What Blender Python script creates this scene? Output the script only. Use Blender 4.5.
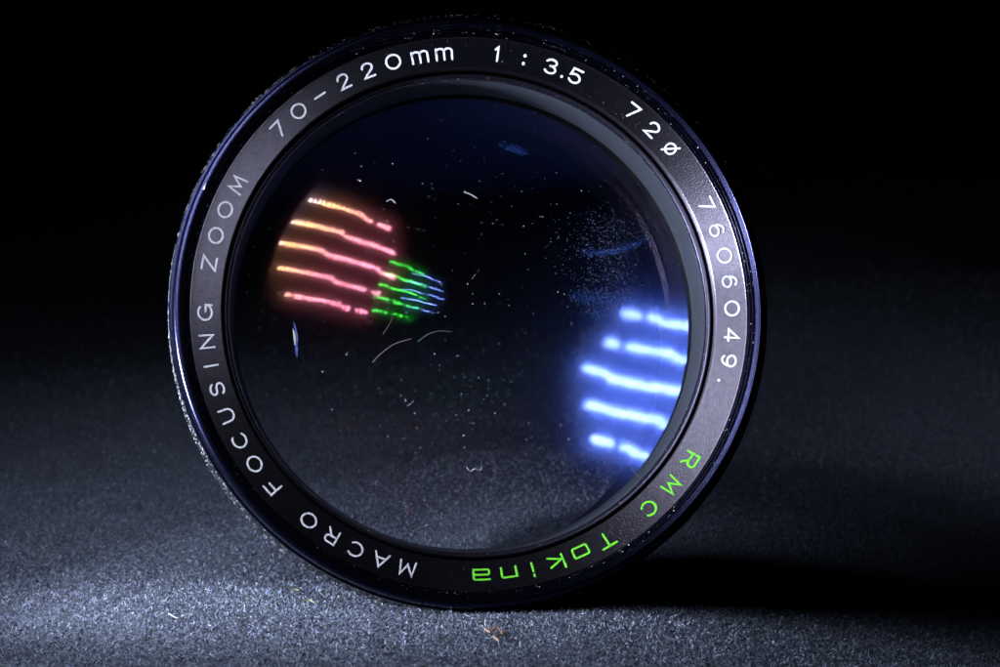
import bpy, bmesh, math, random
import numpy as np
from mathutils import Vector, Matrix

random.seed(7)
rng = np.random.default_rng(7)
for o in list(bpy.data.objects):
    bpy.data.objects.remove(o, do_unlink=True)
S = bpy.context.scene
C = S.collection
MM = 0.001

# ------------------------------------------------------------------ frame of reference
# millimetres; x right, y away from the camera, z up; the rim of the lens touches the cloth near the origin
PITCH = math.radians(7.0)
FPX, DIST = 2770.0, 352.0                       # focal length in photo pixels, camera to rim in mm
CU = np.array([0, math.sin(PITCH), math.cos(PITCH)])
CZ = np.array([0, -math.cos(PITCH), math.sin(PITCH)])
CX = np.array([1.0, 0, 0])
RIM_C = np.array([(473.7-500)*DIST/FPX, (333.5-308)*DIST/FPX, -DIST])    # rim centre seen from the camera
def dirw(v): return CX*v[0] + CU*v[1] + CZ*v[2]
AX = dirw(np.array([0.119, 0.14, 1.0])); AX /= np.linalg.norm(AX)       # the way the lens faces
EX = np.cross(CU, AX); EX /= np.linalg.norm(EX)
EY = np.cross(AX, EX)
R_OUT = 38.5
low = R_OUT*math.hypot(EX[2], EY[2]) + 2.0*AX[2]
RIM = np.array([0, 0, low - 0.15])                                       # rim centre in the world
CAM = RIM - dirw(RIM_C)

# ------------------------------------------------------------------ camera, world, exposure
cd = bpy.data.cameras.new('camera'); cam = bpy.data.objects.new('camera', cd); C.objects.link(cam)
cam.location = CAM*MM
cam.rotation_euler = (math.pi/2 - PITCH, 0, 0)
cd.sensor_width = 36.0
cd.lens = FPX/1000*36.0
cd.clip_start = 0.01; cd.clip_end = 20
cd.dof.use_dof = True
cd.dof.focus_distance = 0.351
cd.dof.aperture_fstop = cd.lens/1.7
S.camera = cam
W = bpy.data.worlds.new('World'); S.world = W; W.use_nodes = True
W.node_tree.nodes['Background'].inputs[0].default_value = (0.25, 0.3, 0.6, 1)
W.node_tree.nodes['Background'].inputs[1].default_value = 0.0006
S.view_settings.view_transform = 'Standard'
try: S.view_settings.look = 'None'
except Exception: pass
S.view_settings.exposure = 0.0
S.view_settings.gamma = 1.0
S.render.engine = 'CYCLES'
S.cycles.transparent_max_bounces = 32
S.cycles.max_bounces = 10

# ------------------------------------------------------------------ helpers
def mat(name, color=(.5,.5,.5), rough=.5, metal=0, spec=.5, aniso=0, coat=0):
    m = bpy.data.materials.new(name); m.use_nodes = True
    b = m.node_tree.nodes['Principled BSDF']
    b.inputs['Base Color'].default_value = (*color, 1)
    b.inputs['Roughness'].default_value = rough
    b.inputs['Metallic'].default_value = metal
    b.inputs['Specular IOR Level'].default_value = spec
    b.inputs['Anisotropic'].default_value = aniso
    b.inputs['Coat Weight'].default_value = coat
    return m
def N(m, t, **kw):
    n = m.node_tree.nodes.new(t)
    for k, v in kw.items(): setattr(n, k, v)
    return n
def L(m, a, b): m.node_tree.links.new(a, b)
def bsdf(m): return m.node_tree.nodes['Principled BSDF']
def ramp(m, fac, stops):
    r = N(m, 'ShaderNodeValToRGB')
    e = r.color_ramp.elements
    while len(e) < len(stops): e.new(0.5)
    for i, (p, c) in enumerate(stops):
        e[i].position = p; e[i].color = (*c, 1) if len(c) == 3 else c
    L(m, fac, r.inputs[0]); return r
def noise(m, scale, detail=4, rough=.5, coord='Object'):
    tc = N(m, 'ShaderNodeTexCoord'); n = N(m, 'ShaderNodeTexNoise')
    n.inputs['Scale'].default_value = scale; n.inputs['Detail'].default_value = detail
    n.inputs['Roughness'].default_value = rough
    L(m, tc.outputs[coord], n.inputs['Vector']); return n

def link(name, me, material=None, parent=None, smooth=True, angle=35):
    o = bpy.data.objects.new(name, me); C.objects.link(o)
    if material: me.materials.append(material)
    if smooth:
        me.polygons.foreach_set('use_smooth', [True]*len(me.polygons))
        me.set_sharp_from_angle(angle=math.radians(angle))
    if parent: o.parent = parent
    return o
def mesh(name, v, f):
    me = bpy.data.meshes.new(name)
    me.from_pydata([tuple(p) for p in (np.asarray(v, float)*MM)], [], f); me.update(); return me
def quads(name, verts, faces):
    """fast mesh of quads from numpy arrays (mm)"""
    me = bpy.data.meshes.new(name)
    v = np.ascontiguousarray(verts*MM, dtype=np.float32); f = np.ascontiguousarray(faces, dtype=np.int32)
    me.vertices.add(len(v)); me.vertices.foreach_set('co', v.ravel())
    k = f.shape[1]
    me.loops.add(f.size); me.loops.foreach_set('vertex_index', f.ravel())
    me.polygons.add(len(f)); me.polygons.foreach_set('loop_start', np.arange(0, f.size, k, dtype=np.int32))
    me.update(calc_edges=True); me.validate(); return me
def lathe(name, prof, closed=False, segs=288, wob=None):
    """prof: (depth behind the rim plane, radius); local z points out of the front of the lens"""
    p = np.array([q[:2] for q in prof], float); n = len(p)
    ph = np.linspace(0, 2*np.pi, segs, endpoint=False)
    r = p[:, 1][None, :]*np.ones((segs, 1)); z = -p[:, 0][None, :]*np.ones((segs, 1))
    if wob is not None: r = r + wob(ph)[:, None]*np.array([q[2] if len(q) > 2 else 0 for q in prof])[None, :]
    v = np.stack([r*np.cos(ph)[:, None], r*np.sin(ph)[:, None], z], -1).reshape(-1, 3)
    i = np.arange(segs)[:, None]; j = np.arange(n if closed else n-1)[None, :]
    i2 = (i+1) % segs; j2 = (j+1) % n
    f = np.stack([i*n+j, i*n+j2, i2*n+j2, i2*n+j], -1).reshape(-1, 4)
    return quads(name, v, f)
def tag(o, label, cat, group=None, kind=None):
    if label: o['label'] = label
    if cat: o['category'] = cat
    if group: o['group'] = group
    if kind: o['kind'] = kind
    return o
def arc(cx, cy, r, a0, a1, n=6):
    return [(cx+r*math.cos(math.radians(a0+(a1-a0)*i/n)), cy+r*math.sin(math.radians(a0+(a1-a0)*i/n))) for i in range(n+1)]

# ------------------------------------------------------------------ lamp (out of frame, upper left; it lights the scene and shows as the rows in the glass)
TH, AZ, LS = math.radians(41), math.radians(24), 130.0
lu = dirw(np.array([-math.sin(TH)*math.cos(AZ), math.sin(TH)*math.sin(AZ), math.cos(TH)]))
LAMP = RIM + lu*LS
lu = LAMP-(RIM+dirw(np.array([-15.0, -30.0, 20.0]))); lu /= np.linalg.norm(lu)      # tipped down at the cloth in front of the lens
lx = np.cross(CU, lu); lx /= np.linalg.norm(lx)
ly = np.cross(lu, lx)
# lx points to the right as one looks at the lamp's face from the lens, seen mirrored in the glass as left/right kept
lamp = bpy.data.objects.new('led_lamp', None); C.objects.link(lamp)
lamp.matrix_world = Matrix(((lx[0], ly[0], lu[0], LAMP[0]*MM), (lx[1], ly[1], lu[1], LAMP[1]*MM), (lx[2], ly[2], lu[2], LAMP[2]*MM), (0, 0, 0, 1)))
tag(lamp, 'LED lamp mirrored in the lens glass as five slanted rows of lights', 'lamp')
LED = 150.0
def emis(name, col, s):
    m = bpy.data.materials.new(name); m.use_nodes = True; nt = m.node_tree; nt.nodes.remove(bsdf(m))
    e = N(m, 'ShaderNodeEmission'); e.inputs[0].default_value = (*col, 1); e.inputs[1].default_value = s
    L(m, e.outputs[0], nt.nodes['Material Output'].inputs[0]); return m
m_led = emis('led_white', (0.78, 0.88, 1.0), LED)
m_glow = [emis('lit_diffuser', (0.80, 0.90, 1.0), LED*q) for q in (.0015, .004, .006)]
m_strip = emis('lit_strip_board', (0.80, 0.90, 1.0), LED*0.008)
m_house = mat('lamp_black_plastic', (.02, .02, .022), .5)
rows = [((-42, 73), (23, 63.5)), ((-52, 56.5), (33, 45)), ((-61, 41.5), (41, 27.5)), ((-50, 23.5), (32, 11)), ((-41, 4.5), (26, -5))]
# the lamp faces -z locally (towards the lens): lamp local +z is lu, so the face is at negative z
# diffuser: the convex outline around the rows
def hull(P):
    P = sorted(set((round(x, 3), round(y, 3)) for x, y in P))
    def half(Q):
        h = []
        for p in Q:
            while len(h) > 1 and (h[-1][0]-h[-2][0])*(p[1]-h[-2][1])-(h[-1][1]-h[-2][1])*(p[0]-h[-2][0]) <= 0: h.pop()
            h.append(p)
        return h
    a = half(P); b = half(P[::-1]); return a[:-1]+b[:-1]
def outline(mg):
    return hull([(x+mg*math.cos(t), y+mg*math.sin(t)) for ab in rows for (x, y) in ab for t in np.linspace(0, 2*np.pi, 24)])
H = outline(14)
def prism(H, z0, z1):
    n = len(H); v = [(x, y, z0) for x, y in H]+[(x, y, z1) for x, y in H]
    f = [list(range(n))[::-1], [i+n for i in range(n)]]+[[i, (i+1) % n, (i+1) % n+n, i+n] for i in range(n)]
    return v, f
cxy = np.mean(H, 0)
for mg, z, m_ in ((14, 1.8, m_glow[0]), (10, .9, m_glow[1]), (6.5, 0, m_glow[2])):
    v, f = prism(outline(mg), z, z+.9); link('diffuser_plate', mesh('diffuser_plate', v, f), m_, lamp, smooth=False)
H2 = [tuple(cxy+(np.array(p)-cxy)*1.05) for p in H]
n = len(H)
v = [(x, y, -4) for x, y in H]+[(x, y, -4) for x, y in H2]+[(x, y, 28) for x, y in H2]+[(x, y, 3.2) for x, y in H]
f = []
for i in range(n):
    j = (i+1) % n
    f += [[i, j, n+j, n+i], [n+i, n+j, 2*n+j, 2*n+i], [i, 3*n+i, 3*n+j, j]]
f += [[2*n+i for i in range(n)]]
link('housing', mesh('housing', v, f), m_house, lamp, smooth=False)
for (a, b) in rows:
    a = np.array(a, float); b = np.array(b, float); ln_ = np.linalg.norm(b-a); k = int(round(ln_/3.7))
    vs, fs = [], []; lrng = random.Random(int(a[1]*7))
    for i in range(k):
        if i % 5 == 4 and lrng.random() < .12: continue
        sz = lrng.uniform(.78, 1.0)
        t = i/(k-1); p = a+(b-a)*t
        g = i//6; p = p+np.array([0, (((i % 6)/5-.5)*.8) + (.7 if g % 2 else -.4)])     # short strips, each set a little askew
        o = len(vs)
        for (rr, z) in ((1.6, -.3), (1.15, -1.3)):
            vs += [(p[0]+rr*sz*math.cos(q), p[1]+rr*sz*math.sin(q), z) for q in np.linspace(0, 2*np.pi, 8, endpoint=False)]
        fs += [[o+q, o+(q+1) % 8, o+8+(q+1) % 8, o+8+q] for q in range(8)]+[[o+8+q for q in range(8)]]
    d = (b-a)/ln_; pn = np.array([-d[1], d[0]])
    Hs = [tuple(b+3.6*(d*math.cos(t)+pn*math.sin(t))) for t in np.linspace(-math.pi/2, math.pi/2, 9)]+[tuple(a-3.6*(d*math.cos(t)+pn*math.sin(t))) for t in np.linspace(-math.pi/2, math.pi/2, 9)]
    v, f = prism(Hs, -.25, .5); link('strip_board', mesh('strip_board', v, f), m_strip, lamp, smooth=False)
    link('led_row', mesh('led_row', vs, fs), m_led, lamp, smooth=False)

# unseen light-blocking flag added on the far side of the lamp, keeping its light off the cloth at the back left
v, f = prism([(-73.5, -22), (-72, -22), (-72, 92), (-73.5, 92)], -58, 10)
link('added_flag', mesh('added_flag', v, f), m_house, lamp, smooth=False)

# an inferred second light low on the left, built as a torch: rakes the cloth, reflection kept off the glass
tu = dirw(np.array([-.962, -.11, .22])); tu /= np.linalg.norm(tu)
TORCH = RIM+tu*124
ta = TORCH-(np.array([0.0, 0.0, 36.0])); ta /= np.linalg.norm(ta)
tx = np.cross(CU, ta); tx /= np.linalg.norm(tx); ty = np.cross(ta, tx)
torch = bpy.data.objects.new('pocket_torch', None); C.objects.link(torch)
torch.matrix_world = Matrix(((tx[0], ty[0], ta[0], TORCH[0]*MM), (tx[1], ty[1], ta[1], TORCH[1]*MM), (tx[2], ty[2], ta[2], TORCH[2]*MM), (0, 0, 0, 1)))
tag(torch, 'small pocket torch raking light across the cloth from the left', 'torch')
m_torch = emis('torch_white', (.78, .88, 1.0), 3300.0)
link('torch_lens', lathe('torch_lens', [(2.5, .01), (2.3, 4), (1.5, 9)], segs=32), m_torch, torch)
link('torch_body', lathe('torch_body', [(1.4, 9.2), (24, 10.2), (24.3, 11.6), (8, 12), (-6, 11.5), (-10, 9), (-60, 9), (-62, 7), (-62, .01)], segs=48), m_house, torch)

# ------------------------------------------------------------------ the lens
lens = bpy.data.objects.new('camera_lens', None); C.objects.link(lens)
lens.matrix_world = Matrix(((EX[0], EY[0], AX[0], RIM[0]*MM), (EX[1], EY[1], AX[1], RIM[1]*MM), (EX[2], EY[2], AX[2], RIM[2]*MM), (0, 0, 0, 1)))
tag(lens, 'black camera lens standing on dark cloth, white and green lettering around its front glass', 'lens')

# black anodised metals; the relief is machining marks and wear
def lathe_metal(name, col, rough, aniso, grain=0.0, metal=1.0, spec=.5, ring=0.0):
    m = mat(name, col, rough, metal, spec, aniso)
    b = bsdf(m)
    b.inputs['Anisotropic Rotation'].default_value = .25
    tg = N(m, 'ShaderNodeTangent', direction_type='RADIAL', axis='Z'); L(m, tg.outputs[0], b.inputs['Tangent'])
    n1 = noise(m, 1400, 3); n2 = noise(m, 90, 4, .6)
    r1 = N(m, 'ShaderNodeMapRange'); r1.inputs[3].default_value = rough*.92; r1.inputs[4].default_value = rough*1.10
    L(m, n2.outputs[0], r1.inputs[0]); L(m, r1.outputs[0], b.inputs['Roughness'])
    mx = ramp(m, n1.outputs[0], [(.25, tuple(c*.84 for c in col)), (.75, tuple(min(1, c*1.16) for c in col))])
    L(m, mx.outputs[0], b.inputs['Base Color'])
    if grain:
        bp = N(m, 'ShaderNodeBump'); bp.inputs['Strength'].default_value = grain; bp.inputs['Distance'].default_value = .00006
        n3 = noise(m, 5200, 2); L(m, n3.outputs[0], bp.inputs['Height']); L(m, bp.outputs[0], b.inputs['Normal'])
    return m
m_ring = lathe_metal('anodised_name_ring', (.132, .116, .152), .37, .90, grain=.45)
m_rim = lathe_metal('anodised_rim', (.017, .017, .044), .23, .2, grain=.25)
m_barrel = lathe_metal('barrel_black', (.015, .015, .02), .45, 0, grain=.3)
m_bezel = lathe_metal('retaining_ring_metal', (.065, .06, .09), .34, .2, grain=.2)
m_wall = lathe_metal('inner_grey_wall', (.018, .020, .028), .42, 0, grain=.2, metal=0)
m_inside = mat('matt_black_inside', (.002, .002, .0025), 1.0, spec=.1)

# filter rim: rounded lip and three thread grooves inside it
prof = [(2.05, 35.75)]
for k in range(3):
    a = 1.9-k*.5
    rr = 35.95+k*.30
    prof += [(a, rr+.22), (a-.17, rr+.30), (a-.25, rr+.02), (a-.38, rr+.06)]
prof += [(.22, 36.95)] + [(.22-.22*math.sin(t), 37.15-.2*math.cos(t)) for t in np.linspace(.2, 1.5, 4)]
prof += [(0.0, 37.30)] + [(.5-.5*math.cos(t), 37.42+.5*math.sin(t)) for t in np.linspace(.15, 1.45, 5)]
prof += [(1.25, 38.1), (1.3, 37.85), (1.65, 37.85), (1.7, 38.35), (2.6, 38.5)]
link('filter_rim', lathe('filter_rim', prof, segs=360), m_rim, lens, angle=28)
# barrel with fine grip ribs, tapering to the back
bp = [(2.6, 38.5), (2.75, 38.1), (3.2, 38.1), (3.3, 38.45, 0)]
bp += [(3.6, 38.4, 1), (10.5, 38.4, 1), (10.8, 38.0, 0), (11.4, 37.4), (12.6, 36.4), (17.0, 34.6), (17.3, 33.8), (35.4, 32.0), (36.0, 31.6), (36.0, 30.4), (12, 30.9)]
link('barrel', lathe('barrel', bp, segs=960, wob=lambda p: .14*np.sign(np.sin(p*160))), m_barrel, lens, angle=30)
# name ring, sloping inwards, with a bright outer chamfer
np_ = [(2.3, 36.1), (1.93, 35.80), (1.92, 35.72), (2.0, 35.63), (2.01, 35.6), (3.0, 31.98), (3.08, 31.9), (4.9, 31.86)]
nring = link('name_ring', lathe('name_ring', np_, segs=360), m_ring, lens, angle=20)
# retaining ring round the glass
rr_ = [(5.2, 31.9), (4.9, 31.55), (4.55, 31.5), (4.32, 31.4), (4.25, 31.25), (4.32, 31.12), (4.62, 31.02), (4.72, 30.95), (4.74, 30.8), (4.9, 30.74)]
link('retaining_ring', lathe('retaining_ring', rr_, segs=360), m_bezel, lens, angle=40)
link('inner_wall', lathe('inner_wall', [(4.9, 30.74), (5.2, 30.72), (7.6, 30.4), (9.6, 30.1), (9.9, 30.0)], segs=360), m_wall, lens, angle=12)
link('rear_tube', lathe('rear_tube', [(9.9, 29.99), (10.1, 30.3), (16, 30.5), (36, 30.3)], segs=192), m_inside, lens)

# glass: coated surfaces that mirror the lamp, each with its own coating colour
def coat_glass(name, tint, fac, rough, haze=.25, edge=None, glow=None, glow_rough=.14):
    m = bpy.data.materials.new(name); m.use_nodes = True; nt = m.node_tree; nt.nodes.remove(bsdf(m))
    tr = N(m, 'ShaderNodeBsdfTransparent'); tr.inputs[0].default_value = (.97, .975, .985, 1)
    g1 = N(m, 'ShaderNodeBsdfGlossy'); g2 = N(m, 'ShaderNodeBsdfGlossy')
    g1.inputs['Roughness'].default_value = rough; g2.inputs['Roughness'].default_value = glow_rough
    for g in (g1, g2): g.inputs['Color'].default_value = (*tint, 1)
    if edge:
        lw = N(m, 'ShaderNodeLayerWeight'); lw.inputs[0].default_value = .5
        r = ramp(m, lw.outputs['Facing'], edge)
        L(m, r.outputs[0], g1.inputs['Color'])
    if glow: g2.inputs['Color'].default_value = (*glow, 1)
    mg = N(m, 'ShaderNodeMixShader'); mg.inputs[0].default_value = haze
    L(m, g1.outputs[0], mg.inputs[1]); L(m, g2.outputs[0], mg.inputs[2])
    mx = N(m, 'ShaderNodeMixShader'); mx.inputs[0].default_value = fac
    L(m, tr.outputs[0], mx.inputs[1]); L(m, mg.outputs[0], mx.inputs[2])
    L(m, mx.outputs[0], nt.nodes['Material Output'].inputs[0]); return m
def cap(R, v, r, n=40):
    """spherical cap: vertex at depth v, curvature radius R (negative: hollow towards the viewer)"""
    P = []
    for i in range(n+1):
        q = r*i/n
        s = abs(R)-math.sqrt(R*R-q*q)
        P.append((v+(s if R > 0 else -s), max(q, .01)))
    return P
g_front = coat_glass('coated_glass_rose', (1, .36, .36), .036, .062, .24, glow=(1, .10, .12), glow_rough=.13, edge=[(.0, (.9, .25, .42)), (.09, (1, .30, .36)), (.13, (1, .45, .25)), (.16, (1, .6, .22)), (.20, (.7, .8, 1))])
g_green = coat_glass('coated_glass_green', (.10, 1, .10), .019, .030, .28, glow=(.02, 1, .02), glow_rough=.11)
g_violet = coat_glass('coated_glass_blue', (.36, .46, 1), .0135, .024, .25, glow=(.05, .15, 1), glow_rough=.10)
g_blue = coat_glass('coated_glass_deep_blue', (.36, .48, 1), .13, .084, .45, glow=(.03, .12, 1), glow_rough=.15)
RF, VF = 50.0, -2.0
front = link('front_element', lathe('front_element', cap(RF, VF, 29.9, 60), segs=256), g_front, lens, angle=180)
link('inner_element', lathe('inner_element', cap(25.73, 5.25, 12.4), segs=128), g_green, lens, angle=180)
link('inner_element', lathe('inner_element', cap(16.13, 1.5, 9.15), segs=128), g_violet, lens, angle=180)
link('rear_element', lathe('rear_element', cap(-57.5, 22.0, 30.2), segs=192), g_blue, lens, angle=180)

# ------------------------------------------------------------------ engraved lettering (stroke letters bent along the ring)
def circ(cx=.5, cy=.5, rx=.5, ry=.5, a0=0, a1=360, n=28):
    return [(cx+rx*math.cos(math.radians(a0+(a1-a0)*i/n)), cy+ry*math.sin(math.radians(a0+(a1-a0)*i/n))) for i in range(n+1)]
G = {   # width in mm, strokes in a unit box
 'M': (2.0, [[(0, 0), (.13, 1), (.5, .22), (.87, 1), (1, 0)]]),
 'A': (1.9, [[(0, 0), (.5, 1), (1, 0)], [(.19, .34), (.81, .34)]]),
 'C': (1.9, [circ(a0=48, a1=312)]),
 'R': (1.6, [[(0, 0), (0, 1), (.62, 1)]+arc(.62, .74, .26, 90, -90)+[(.5, .48), (.1, .48), (0, .48)], [(.46, .50), (.95, 0)]]),
 'O': (1.95, [circ()]),
 'F': (1.45, [[(0, 0), (0, 1), (1, 1)], [(0, .52), (.85, .52)]]),
 'U': (1.6, [[(0, 1), (0, .42)]+[(.5-.5*math.cos(t), .42-.42*math.sin(t)) for t in np.linspace(0.15, math.pi-.15, 10)]+[(1, .42), (1, 1)]]),
 'S': (1.5, [[(.95, .80)]+[(.5+.42*math.cos(t), .76+.24*math.sin(t)) for t in np.linspace(.5, math.pi*1.28, 10)]+[(.5+.48*math.cos(t), .27+.27*math.sin(t)) for t in np.linspace(math.pi*.38, -math.pi*.86, 12)]]),
 'I': (.3, [[(.5, 0), (.5, 1)]]),
 'N': (1.6, [[(0, 0), (0, 1), (1, 0), (1, 1)]]),
 'G': (1.95, [circ(a0=48, a1=350)+[(1.0, .46), (.56, .46)], [(1, .46), (1, .02)]]),
 'Z': (1.65, [[(0, 1), (1, 1), (0, 0), (1, 0)]]),
 '7': (1.45, [[(0, 1), (1, 1), (.38, 0)]]),
 '0': (1.85, [circ()]),
 '-': (1.5, [[(0, .48), (1, .48)]]),
 '2': (1.45, [[(.03, .70)]+[(.5+.46*math.cos(t), .70+.30*math.sin(t)) for t in np.linspace(math.pi*.95, -.55, 12)]+[(0, 0), (1, 0)]]),
 'm': (2.05, [[(0, 0), (0, .58)]+[(.25+.25*math.cos(t), .58+.22*math.sin(t)) for t in np.linspace(math.pi*.94, .06, 9)]+[(.5, .52)]+[(.75+.25*math.cos(t), .58+.22*math.sin(t)) for t in np.linspace(math.pi*.94, 0, 9)]+[(1, 0)], [(.5, .55), (.5, 0)], [(0, .5), (0, .79)]]),
 '1': (.5, [[(0, .80), (.7, 1), (.7, 0)]]),
 ':': (.4, [circ(.5, .15, .22, .06), circ(.5, .72, .22, .06)]),
 '3': (1.5, [[(.04, .82)]+[(.5+.42*math.cos(t), .76+.24*math.sin(t)) for t in np.linspace(math.pi*.85, -math.pi*.42, 10)]+[(.42, .52)], [(.42, .52)]+[(.5+.48*math.cos(t), .265+.265*math.sin(t)) for t in np.linspace(math.pi*.42, -math.pi*.86, 12)]]),
 '.': (.3, [circ(.5, .08, .22, .045)]),
 '5': (1.5, [[(.95, 1), (.16, 1), (.06, .54)]+[(.48+.50*math.cos(t), .32+.32*math.sin(t)) for t in np.linspace(math.pi*.72, -math.pi*.84, 14)]]),
 'ø': (1.35, [circ(.5, .5, .5, .40), [(-.02, -.02), (1.02, 1.02)]]),
 '6': (1.5, [[(.86, .88)]+[(.58+.52*math.cos(t), .40+.60*math.sin(t)) for t in np.linspace(math.pi*.42, math.pi*.98, 8)], circ(.5, .31, .47, .31)]),
 '4': (1.5, [[(.72, 0), (.72, 1), (0, .27), (1, .27)]]),
 '9': (1.5, [[(.14, .12)]+[(.42+.52*math.cos(t), .60+.60*math.sin(t)) for t in np.linspace(-math.pi*.58, -.02, 8)], circ(.5, .69, .47, .31)]),
 # green squared lettering
 'gR': (1.75, [[(0, 0), (0, 1), (.78, 1), (.95, .86), (.95, .60), (.78, .46), (0, .46)], [(.55, .46), (1, 0)]]),
 'gM': (2.0, [[(0, 0), (.12, 1), (.5, .25), (.88, 1), (1, 0)]]),
 'gC': (1.85, [circ(a0=42, a1=318)]),
 'gT': (1.95, [[(0, 1), (1, 1)], [(.5, 1), (.5, 0)]]),
 'go': (2.0, [[(.06, 0), (0, .1), (0, .62), (.06, .72), (.94, .72), (1, .62), (1, .1), (.94, 0), (.06, 0)]]),
 'gk': (1.9, [[(0, 0), (0, 1)], [(.95, .74), (.1, .34), (1, 0)], [(0, .34), (.1, .34)]]),
 'gi': (.4, [[(.5, 0), (.5, .62)], [(.5, .88), (.5, 1.0)]]),
 'gn': (1.9, [[(0, 0), (0, .72), (.9, .72), (1, .62), (1, 0)]]),
 'ga': (2.0, [[(0, .74), (.92, .74), (1, .64), (1, 0), (.08, 0), (0, .08), (0, .30), (.08, .38), (1, .38)]]),
}
TEXT = [('M', -104.8), ('A', -110.7), ('C', -116.6), ('R', -122.4), ('O', -128.2), ('F', -138.8), ('O', -144.9), ('C', -150.9), ('U', -156.8), ('S', -162.8), ('I', -168.0), ('N', -173.3), ('G', -179.6),
 ('Z', 169.7), ('O', 163.5), ('O', 157.5), ('M', 151.4), ('7', 136.3), ('0', 130.3), ('-', 124.5), ('2', 118.4), ('2', 112.5), ('0', 106.6), ('m', 100.6), ('m', 95.2), ('1', 83.5), (':', 77.4), ('3', 71.3), ('.', 68.3), ('5', 65.5),
 ('7', 50.8), ('2', 44.8), ('ø', 39.0), ('7', 24.4), ('6', 18.3), ('0', 12.4), ('6', 6.6), ('0', .6), ('4', -5.3), ('9', -11.0), ('.', -15.7),
 ('gR', -34.6), ('gM', -41.6), ('gC', -48.7), ('gT', -60.3), ('go', -66.4), ('gk', -72.2), ('gi', -77.5), ('gn', -82.7), ('ga', -88.7)]
R0, HGT = 33.92, 1.72
def ring_pt(x, y, phi0, lift):
    r = R0-HGT/2+y
    ph = math.radians(phi0)-x/R0
    a = 2.0+(35.6-r)/(35.6-31.98)*1.0
    return np.array([r*math.cos(ph), r*math.sin(ph), -a])+np.array([-.266*math.cos(ph), -.266*math.sin(ph), .964])*lift
def stroke(poly, w, vs, fs, place):
    P = [np.array(p, float) for p in poly]
    P = [p for i, p in enumerate(P) if i == 0 or np.linalg.norm(p-P[i-1]) > 1e-5]
    closed = np.linalg.norm(P[0]-P[-1]) < 1e-6 and len(P) > 3
    if closed: P = P[:-1]
    # split long runs so that they follow the ring, round the ends
    n = len(P); prs = []
    for i, p in enumerate(P):
        a = P[(i-1) % n] if (closed or i > 0) else None
        b = P[(i+1) % n] if (closed or i < n-1) else None
        d1 = (p-a)/np.linalg.norm(p-a) if a is not None else None
        d2 = (b-p)/np.linalg.norm(b-p) if b is not None else None
        if d1 is None: d1 = d2
        if d2 is None: d2 = d1
        t = d1+d2; t = t/max(np.linalg.norm(t), 1e-6); nn = np.array([-t[1], t[0]])
        c = max(.45, nn @ np.array([-d1[1], d1[0]]))
        prs.append((p, nn/c, t, a is None, b is None))
    secs = []
    for (p, nn, t, st, en) in prs:
        if st: secs += [(p-t*w*.48, nn*.45), (p-t*w*.2, nn*.9)]
        secs.append((p, nn))
        if en: secs += [(p+t*w*.2, nn*.9), (p+t*w*.48, nn*.45)]
    o = len(vs); m = len(secs)
    for (p, nn) in secs:
        for s, h in ((.5, -.02), (.42, .035), (-.42, .035), (-.5, -.02)):
            q = p+nn*w*s; vs.append(place(q[0], q[1], h))
    for i in range(m if closed else m-1):
        j = (i+1) % m
        for k in range(3): fs.append([o+i*4+k, o+j*4+k, o+j*4+k+1, o+i*4+k+1])
    if not closed:
        fs.append([o, o+1, o+2, o+3]); fs.append([o+4*(m-1)+k for k in (3, 2, 1, 0)])
m_white = mat('white_engraving_paint', (.56, .54, .61), .55)
m_green = mat('green_engraving_paint', (.085, .42, .004), .5)
for mm_ in (m_white, m_green):     # worn paint
    b = bsdf(mm_); c = tuple(b.inputs['Base Color'].default_value)[:3]
    nn = noise(mm_, 2600, 4, .7); r = ramp(mm_, nn.outputs[0], [(.30, tuple(x*.45 for x in c)), (.48, c), (.8, tuple(min(1, x*1.15) for x in c))])
    L(mm_, r.outputs[0], b.inputs['Base Color'])
for ch, phi in TEXT:
    w, strokes = G[ch]; vs, fs = [], []
    for st in strokes:
        dense = [st[0]]
        for p in st[1:]:
            q = dense[-1]; k = max(1, int(abs(p[0]-q[0])*w/.5))
            for i in range(1, k+1): dense.append((q[0]+(p[0]-q[0])*i/k, q[1]+(p[1]-q[1])*i/k))
        jit = phi+random.uniform(-.12, .12)
        stroke([((x-.5)*w, y*HGT) for x, y in dense], (.235 if ch in '.:' else .268) if len(ch) == 1 else .28, vs, fs, lambda x, y, h: ring_pt(x, y, phi, h))
    nm = 'green_letter' if len(ch) == 2 else ('letter' if ch.isalpha() and ch != 'ø' else ('numeral' if ch.isdigit() else 'symbol'))
    o = link(nm, mesh(nm, vs, fs), m_green if len(ch) == 2 else m_white, nring, smooth=False)

# ------------------------------------------------------------------ dust, lint and painted reflections on the lens
m_dust = mat('dust', (.32, .32, .35), .9, spec=.2)
def specks(name, P, Nn, size, material, parent, lift=.03, k=5):
    """small lumpy flakes: k-sided low domes at points P with normals Nn"""
    vs, fs = [], []
    for p, nrm, s in zip(P, Nn, size):
        nrm = nrm/np.linalg.norm(nrm)
        t = np.cross(nrm, [.3, .5, .81]); t /= np.linalg.norm(t); b = np.cross(nrm, t)
        a0 = random.random()*6.28; e = random.choice((.2, .35, .5, .7, 1)); o = len(vs)
        for i in range(k):
            a = i*6.283/k; rr = s*random.uniform(.6, 1.2)
            u, w = rr*math.cos(a), rr*e*math.sin(a)
            u, w = u*math.cos(a0)-w*math.sin(a0), u*math.sin(a0)+w*math.cos(a0)
            vs.append(p+nrm*lift*.2+t*u+b*w)
        vs.append(p+nrm*(lift+s*.4))
        fs += [[o+i, o+(i+1) % k, o+k] for i in range(k)]
    o = link(name, mesh(name, vs, fs), material, parent, smooth=False); o['kind'] = 'stuff'; return o
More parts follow.
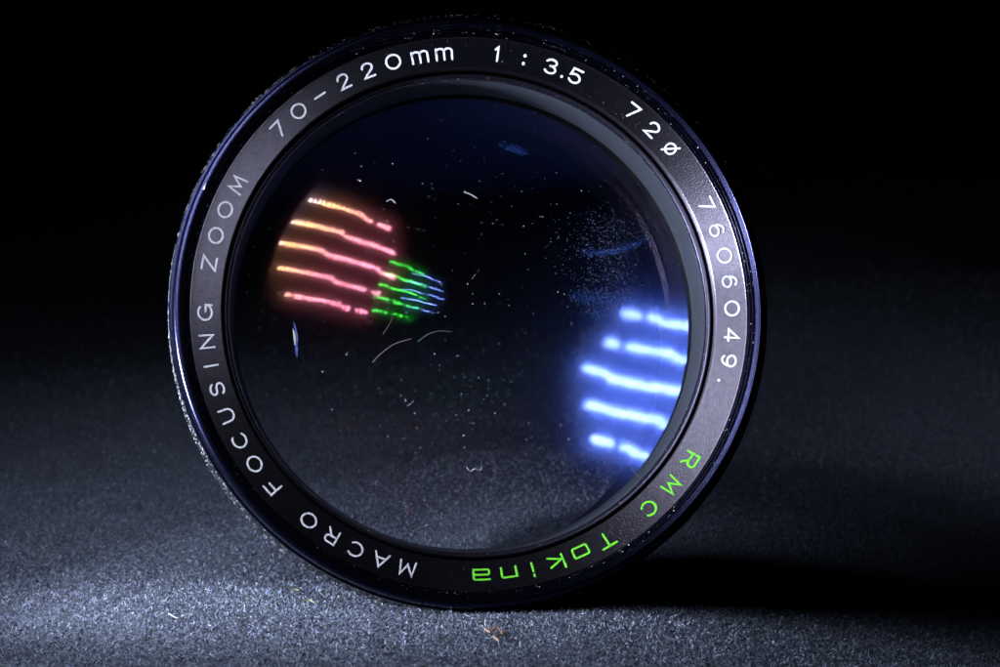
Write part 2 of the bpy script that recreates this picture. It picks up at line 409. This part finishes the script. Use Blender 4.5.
def on_cap(x, y):
    q = min(math.hypot(x, y), 29.4); s = math.sqrt(RF*RF-q*q)
    return np.array([x, y, -(VF+RF-s)]), np.array([x, y, s])/RF
def img(px, py):      # photo position -> place on the glass, lens millimetres
    return (px-467)*.1285+.3, (315.5-py)*.1285-.3
P, Q, Z_ = [], [], []
def put(x, y, s):
    if math.hypot(x, y) > 29.2: return
    p, q = on_cap(x, y); P.append(p); Q.append(q); Z_.append(s)
for _ in range(520):                                    # scattered specks, denser low and left
    r = 29*math.sqrt(random.random()); a = random.random()*6.283
    put(r*math.cos(a), r*math.sin(a), abs(random.gauss(.02, .032))+.012)
for _ in range(120):
    x, y = img(random.gauss(385, 60), random.gauss(420, 55)); put(x, y, abs(random.gauss(.022, .035))+.012)
for _ in range(32):
    x, y = img(random.uniform(270, 560), random.uniform(180, 500)); put(x, y, random.uniform(.05, .09))
dust = specks('dust', P, Q, Z_, m_dust, lens)
# the dusty, half wiped patches on the right
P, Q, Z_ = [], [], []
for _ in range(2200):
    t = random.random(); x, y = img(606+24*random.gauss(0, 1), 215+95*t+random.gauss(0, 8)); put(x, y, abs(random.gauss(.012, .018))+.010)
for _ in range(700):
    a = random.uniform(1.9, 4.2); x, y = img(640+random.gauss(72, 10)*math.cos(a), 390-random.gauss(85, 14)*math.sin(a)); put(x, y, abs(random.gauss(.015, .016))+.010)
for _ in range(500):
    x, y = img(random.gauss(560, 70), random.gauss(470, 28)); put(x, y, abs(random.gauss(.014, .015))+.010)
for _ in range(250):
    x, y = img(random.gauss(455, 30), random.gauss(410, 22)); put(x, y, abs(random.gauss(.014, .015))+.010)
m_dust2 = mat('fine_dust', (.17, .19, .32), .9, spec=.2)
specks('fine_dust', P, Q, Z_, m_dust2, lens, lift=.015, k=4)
P, Q, Z_ = [], [], []
def streak(a, b, c, wd, n):        # faint blue reflection painted as specks along a curve
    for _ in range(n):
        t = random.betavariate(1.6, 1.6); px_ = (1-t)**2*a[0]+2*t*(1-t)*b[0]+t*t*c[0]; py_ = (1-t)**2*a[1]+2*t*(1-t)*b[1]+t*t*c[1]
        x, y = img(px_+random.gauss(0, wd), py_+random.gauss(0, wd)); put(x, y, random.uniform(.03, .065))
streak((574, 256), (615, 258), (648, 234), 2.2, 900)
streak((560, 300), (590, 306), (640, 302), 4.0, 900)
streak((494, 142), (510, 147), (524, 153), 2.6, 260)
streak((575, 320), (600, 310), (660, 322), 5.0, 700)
specks('ghost_streak', P, Q, Z_, mat('blue_ghost', (.010, .038, .19), .7, spec=.2), lens, lift=.008, k=4)  # blue ghost reflections put in as coloured specks

def strand(name, pts, w, material, parent=None, place=None, n=24, label=None):
    """thin square-section fibre through pts (Catmull-Rom)"""
    pts = [np.array(p, float) for p in pts]; pts = [2*pts[0]-pts[1]]+pts+[2*pts[-1]-pts[-2]]
    out = []
    for i in range(1, len(pts)-2):
        a, b, c, d = pts[i-1:i+3]
        for t in np.linspace(0, 1, n//(len(pts)-3)+2, endpoint=False):
            out.append(.5*((2*b)+(c-a)*t+(2*a-5*b+4*c-d)*t*t+(3*b-a-3*c+d)*t**3))
    out.append(pts[-2]); vs, fs = [], []
    out = [place(p) if place else p for p in out]
    for i, p in enumerate(out):
        t = out[min(i+1, len(out)-1)]-out[max(i-1, 0)]; t /= np.linalg.norm(t)
        s = np.cross(t, [0.1, .2, 1]); s /= np.linalg.norm(s); u = np.cross(s, t)
        ww = w*(.4 if i in (0, len(out)-1) else 1)
        for a, b in ((1, 1), (-1, 1), (-1, -1), (1, -1)): vs.append(p+s*a*ww/2+u*b*ww/2)
    for i in range(len(out)-1):
        for k in range(4): fs.append([i*4+k, i*4+(k+1) % 4, i*4+4+(k+1) % 4, i*4+4+k])
    return link(name, mesh(name, vs, fs), material, parent)
def glass_place(p):
    x, y = img(p[0], p[1]); q, nrm = on_cap(x, y); return q+nrm*.05
m_hair = mat('pale_hair', (.13, .13, .145), .6); m_ghost_r = mat('rosy_ghost', (.032, .009, .02), .6); m_ghost_g = mat('green_ghost', (.007, .024, .017), .6)
strand('strand', [(364, 367), (372, 359), (385, 350), (402, 345)], .06, m_ghost_r, lens, glass_place)  # rosy and green arcs: ghost reflections put in as coloured strands
strand('strand', [(408, 348), (418, 341), (430, 338), (442, 339)], .06, m_ghost_g, lens, glass_place)
strand('strand', [(374, 340), (380, 331), (384, 322)], .06, m_ghost_r, lens, glass_place)
strand('lint', [(457, 469), (461, 473), (465, 471), (471, 472), (472, 469)], .13, m_hair, lens, glass_place)
strand('lint', [(457, 196), (464, 199), (470, 203)], .12, m_hair, lens, glass_place)
strand('lint', [(402, 505), (401, 510), (400, 513)], .13, mat('pink_hair', (.24, .07, .15), .6), lens, glass_place)
strand('lint', [(380, 205), (385, 203), (389, 207)], .09, m_hair, lens, glass_place)
strand('scratch', [(628, 468), (638, 478), (645, 482)], .05, m_hair, lens, glass_place)

# a nick on the rim, upper left, its glint put in as bright colour
a_ = math.radians(155.5)
specks('nick', [np.array([37.32*math.cos(a_+d), 37.32*math.sin(a_+d), -.02-abs(d)*4]) for d in (-.012, -.004, .003, .010)], [np.array([-.5, .2, 1.0])]*4, [.13, .26, .28, .15], mat('nick_glint', (.75, .75, .72), .35), lens, lift=.1, k=6)
# glint at the left edge, painted as a pale sliver with a blue fringe
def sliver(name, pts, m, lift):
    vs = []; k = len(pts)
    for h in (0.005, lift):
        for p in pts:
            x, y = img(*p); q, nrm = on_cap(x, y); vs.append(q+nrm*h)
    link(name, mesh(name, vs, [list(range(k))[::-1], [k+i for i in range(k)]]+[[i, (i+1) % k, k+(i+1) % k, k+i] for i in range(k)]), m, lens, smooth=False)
sliver('glint_sliver', [(287, 329), (289, 333), (290.3, 340), (289.8, 346), (288.8, 347), (287.8, 339)], mat('glint_pale', (.30, .29, .24), .5), .02)
sliver('glint_fringe', [(287.6, 322), (290, 328), (292.3, 338), (291.8, 346), (292.3, 353), (291.2, 360), (289.8, 354), (289, 348), (290, 347), (290.6, 340), (289.2, 332)], mat('glint_blue', (.004, .015, .16), .5), .015)

# dust on the rim and threads, lint fuzz on the outside of the barrel
P, Q, Z_ = [], [], []
for _ in range(1500):
    a = random.random()*6.283; t = random.random()
    r = 35.9+1.2*t; d = 1.9-1.6*t
    P.append(np.array([r*math.cos(a), r*math.sin(a), -d+.12])); Q.append(np.array([-math.cos(a), -math.sin(a), .8])); Z_.append(abs(random.gauss(.0, .045))+.015)
for _ in range(700):
    a = random.random()*6.283; r = random.uniform(32, 35.5)
    P.append(ring_pt(0, r-R0+HGT/2, math.degrees(a), 0)); Q.append(np.array([-.266*math.cos(a), -.266*math.sin(a), .964])); Z_.append(abs(random.gauss(0, .018))+.012)
for _ in range(900):
    a = random.random()*6.283; r = random.uniform(30.7, 31.5)
    P.append(np.array([r*math.cos(a), r*math.sin(a), -4.3-abs(r-31.25)*.7])); Q.append(np.array([0, 0, 1.0])); Z_.append(abs(random.gauss(0, .03))+.015)
specks('rim_dust', P, Q, Z_, m_dust, lens, lift=.02)
P, Q, Z_ = [], [], []
for _ in range(5200):
    a = random.random()*6.283; d = random.uniform(.9, 10.5)
    r = 38.5
    P.append(np.array([r*math.cos(a), r*math.sin(a), -d])); Q.append(np.array([math.cos(a), math.sin(a), .1])); Z_.append(abs(random.gauss(.02, .07))+.02)
m_fuzz = mat('grip_lint', (.06, .06, .07), .9)
specks('barrel_lint', P, Q, Z_, m_fuzz, lens, lift=.05)

# ------------------------------------------------------------------ the cloth
from mathutils import noise as mnoise
AXH = np.array([-AX[0], -AX[1]]); AXH /= np.linalg.norm(AXH)
def cloth_h(x, y):
    """soft folds in the felt (mm), level where the rim stands, sunk under the back of the lens"""
    d2 = x*x+y*y
    far = 1.25-1.25*np.exp(-d2/(2*55.0**2))
    w = 2.6*np.sin(x*.021+y*.010+.7)+1.8*np.sin(-x*.017+y*.026+1.9)+.7*np.sin(x*.05-y*.022)
    h = w*far*(1-.85*np.exp(-(x/55.0)**2)/(1+np.exp(-(y-50)/12.0)))
    h = h-21.0*np.exp(-.5*(((x-102)/44.0)**2+((y-46)/72.0)**2))/(1+np.exp(-(x-24)/8.0))                 # a hollow to the right of the lens
    sr = 1/(1+np.exp(-(x-28)/14.0)); sl = 1/(1+np.exp((x+48)/16.0))
    ramp_ = lambda q, a, b: np.log1p(np.exp(np.clip((q-a)/12.0, -40, 40)))*12.0-np.log1p(np.exp(np.clip((q-b)/12.0, -40, 40)))*12.0
    h = h+.22*sr*np.exp(-((x-75)/75.0)**2)*ramp_(y, 160, 215)-.035*sr*ramp_(y, 250, 700)-.035*sl*ramp_(y, 75, 420)                   # rising behind on the right, falling away on the left
    h = h+3.2*np.exp(-.5*(((x-4)/34.0)**2+((y-82)/24.0)**2))
    u = x*AXH[0]+y*AXH[1]; t = -x*AXH[1]+y*AXH[0]
    under = np.exp(-((u-27)/17.0)**2-(t/32.0)**2)
    return h-5.0*under
def axis(lo, hi, fine_lo, fine_hi, step, grow=1.25):
    a = list(np.arange(fine_lo, fine_hi, step)); s = step
    while a[-1] < hi: s *= grow; a.append(a[-1]+s)
    s = step
    while a[0] > lo: s *= grow; a.insert(0, a[0]-s)
    return np.array(a)
gx = axis(-900, 900, -110, 140, .8); gy = axis(-420, 1600, -75, 240, .8)
X, Y = np.meshgrid(gx, gy)
Zc = cloth_h(X, Y)
micro = rng.normal(0, .05, X.shape)*((np.abs(X) < 140) & (Y < 240) & (Y > -75))
V = np.stack([X, Y, Zc+micro], -1).reshape(-1, 3)
ny, nx = X.shape
i = np.arange(ny-1)[:, None]*nx+np.arange(nx-1)[None, :]
F4 = np.stack([i, i+1, i+1+nx, i+nx], -1).reshape(-1, 4)
m_cloth = mat('dark_felt', (.05, .055, .07), .95, spec=.1)
b = bsdf(m_cloth)
n1 = noise(m_cloth, 1900, 5, .7); n2 = noise(m_cloth, 45, 3)
r1 = ramp(m_cloth, n1.outputs[0], [(.32, (.020, .023, .034)), (.5, (.068, .076, .109)), (.70, (.185, .20, .26))])
mixc = N(m_cloth, 'ShaderNodeMixRGB', blend_type='MULTIPLY'); mixc.inputs[0].default_value = .5
L(m_cloth, r1.outputs[0], mixc.inputs[1])
r2 = ramp(m_cloth, n2.outputs[0], [(.3, (.7, .7, .75)), (.7, (1.1, 1.1, 1.1))]); L(m_cloth, r2.outputs[0], mixc.inputs[2])
L(m_cloth, mixc.outputs[0], b.inputs['Base Color'])
bpn = N(m_cloth, 'ShaderNodeBump'); bpn.inputs['Strength'].default_value = .8; bpn.inputs['Distance'].default_value = .0004
L(m_cloth, n1.outputs[0], bpn.inputs['Height']); L(m_cloth, bpn.outputs[0], b.inputs['Normal'])
cl = link('felt_cloth', quads('felt_cloth', V, F4), m_cloth, angle=180)
tag(cl, 'dark blue grey felt cloth with soft folds under the lens', None, kind='structure')

# the pile: short curled fibres lying over the felt
def pile(count):
    y = rng.exponential(75.0, count)-55+rng.uniform(0, 10, count); x = rng.uniform(-1, 1, count)*(70+.24*np.maximum(y, -40)+25)+6
    q = (352+y)/352.0                                   # farther fibres are built a little coarser
    k = 2; a = rng.uniform(0, 2*np.pi, count); el = rng.uniform(-.1, 1.35, count); ln = rng.uniform(.30, .75, count)*q; bend = rng.normal(0, .9, count)
    p = np.stack([x, y, cloth_h(x, y)-.05], -1); pts = [p]
    for s_ in range(k):
        p = p+(np.stack([np.cos(a)*np.cos(el), np.sin(a)*np.cos(el), np.sin(el)], -1))*(ln/k)[:, None]; pts.append(p)
        a = a+bend; el = el*rng.uniform(.2, 1.0, count)
    pts = np.stack(pts, 1)
    side = rng.normal(0, 1, (count, 3)); side[:, 1] *= .4; side /= np.linalg.norm(side, axis=1)[:, None]
    ww = (.075*q*rng.uniform(.5, 1.4, count))[:, None, None]/2
    V = np.stack([pts+side[:, None, :]*ww, pts-side[:, None, :]*ww], 2).reshape(count, (k+1)*2, 3)
    f = np.array([[2*s_, 2*s_+1, 2*s_+3, 2*s_+2] for s_ in range(k)])[None]+np.arange(count)[:, None, None]*(k+1)*2
    tone = rng.choice([.2, .75, 1.85, 3.3], count, p=[.40, .32, .21, .07]); hue = rng.random(count)
    tone = 1+(tone-1)*np.clip(1.1-y/150, .3, 1)
    col = np.stack([.068*tone*(.86+.28*hue), .076*tone, .109*tone*(1.14-.28*hue), np.ones(count)], -1)
    return V.reshape(-1, 3), f.reshape(-1, 4), np.repeat(np.minimum(col, .80), (k+1)*2, 0)
VV, FF, CC = [[q_] for q_ in pile(480000)]
me = quads('felt_pile', np.concatenate(VV), np.concatenate(FF))
ca = me.color_attributes.new('fibre_colour', 'FLOAT_COLOR', 'POINT'); ca.data.foreach_set('color', np.concatenate(CC).astype(np.float32).ravel())
m_pile = mat('felt_fibres', (.06, .06, .08), .6, spec=.2)
at = N(m_pile, 'ShaderNodeAttribute', attribute_name='fibre_colour'); L(m_pile, at.outputs['Color'], bsdf(m_pile).inputs['Base Color'])
pl = link('felt_pile', me, m_pile, smooth=False)
tag(pl, 'short grey fibres standing out of the dark felt all over', 'felt pile', kind='stuff')

# loose bits of lint on the cloth
def ground(px, py):
    d = dirw(np.array([(px-500)/FPX, (333.5-py)/FPX, -1.0])); t = -CAM[2]/d[2]; p = CAM+d*t
    return np.array([p[0], p[1], float(cloth_h(p[0], p[1]))])
m_or = mat('orange_lint', (.20, .095, .05), .8); m_ye = mat('yellow_lint', (.11, .10, .035), .8); m_wh = mat('white_lint', (.13, .13, .13), .8)
def lint(pxs, w, m, label, group=None, up=.6):
    base = ground(*pxs[0]); P = [ground(*p)+np.array([0, 0, up*(.6+.6*random.random())]) for p in pxs]
    o = strand('lint_fibre', [p-base for p in P], w, m); o.location = base*MM
    return tag(o, label, 'lint')
l1 = lint([(484, 634), (490, 639), (496, 634), (502, 640), (494, 643), (499, 649)], .16, m_or, 'small orange tuft of lint on the cloth in front of the lens')
lint([(288, 589), (294, 586), (299, 590), (293, 592)], .13, m_ye, 'yellow curled lint fibre on the cloth left of the lens bottom, nearer the lens')
lint([(302, 606), (309, 604), (315, 608)], .13, m_ye, 'short yellow lint fibre on the cloth in front of the curled yellow one')
lint([(158, 621), (168, 619), (178, 622), (190, 620)], .13, m_wh, 'long pale lint fibre lying on the cloth at lower left')
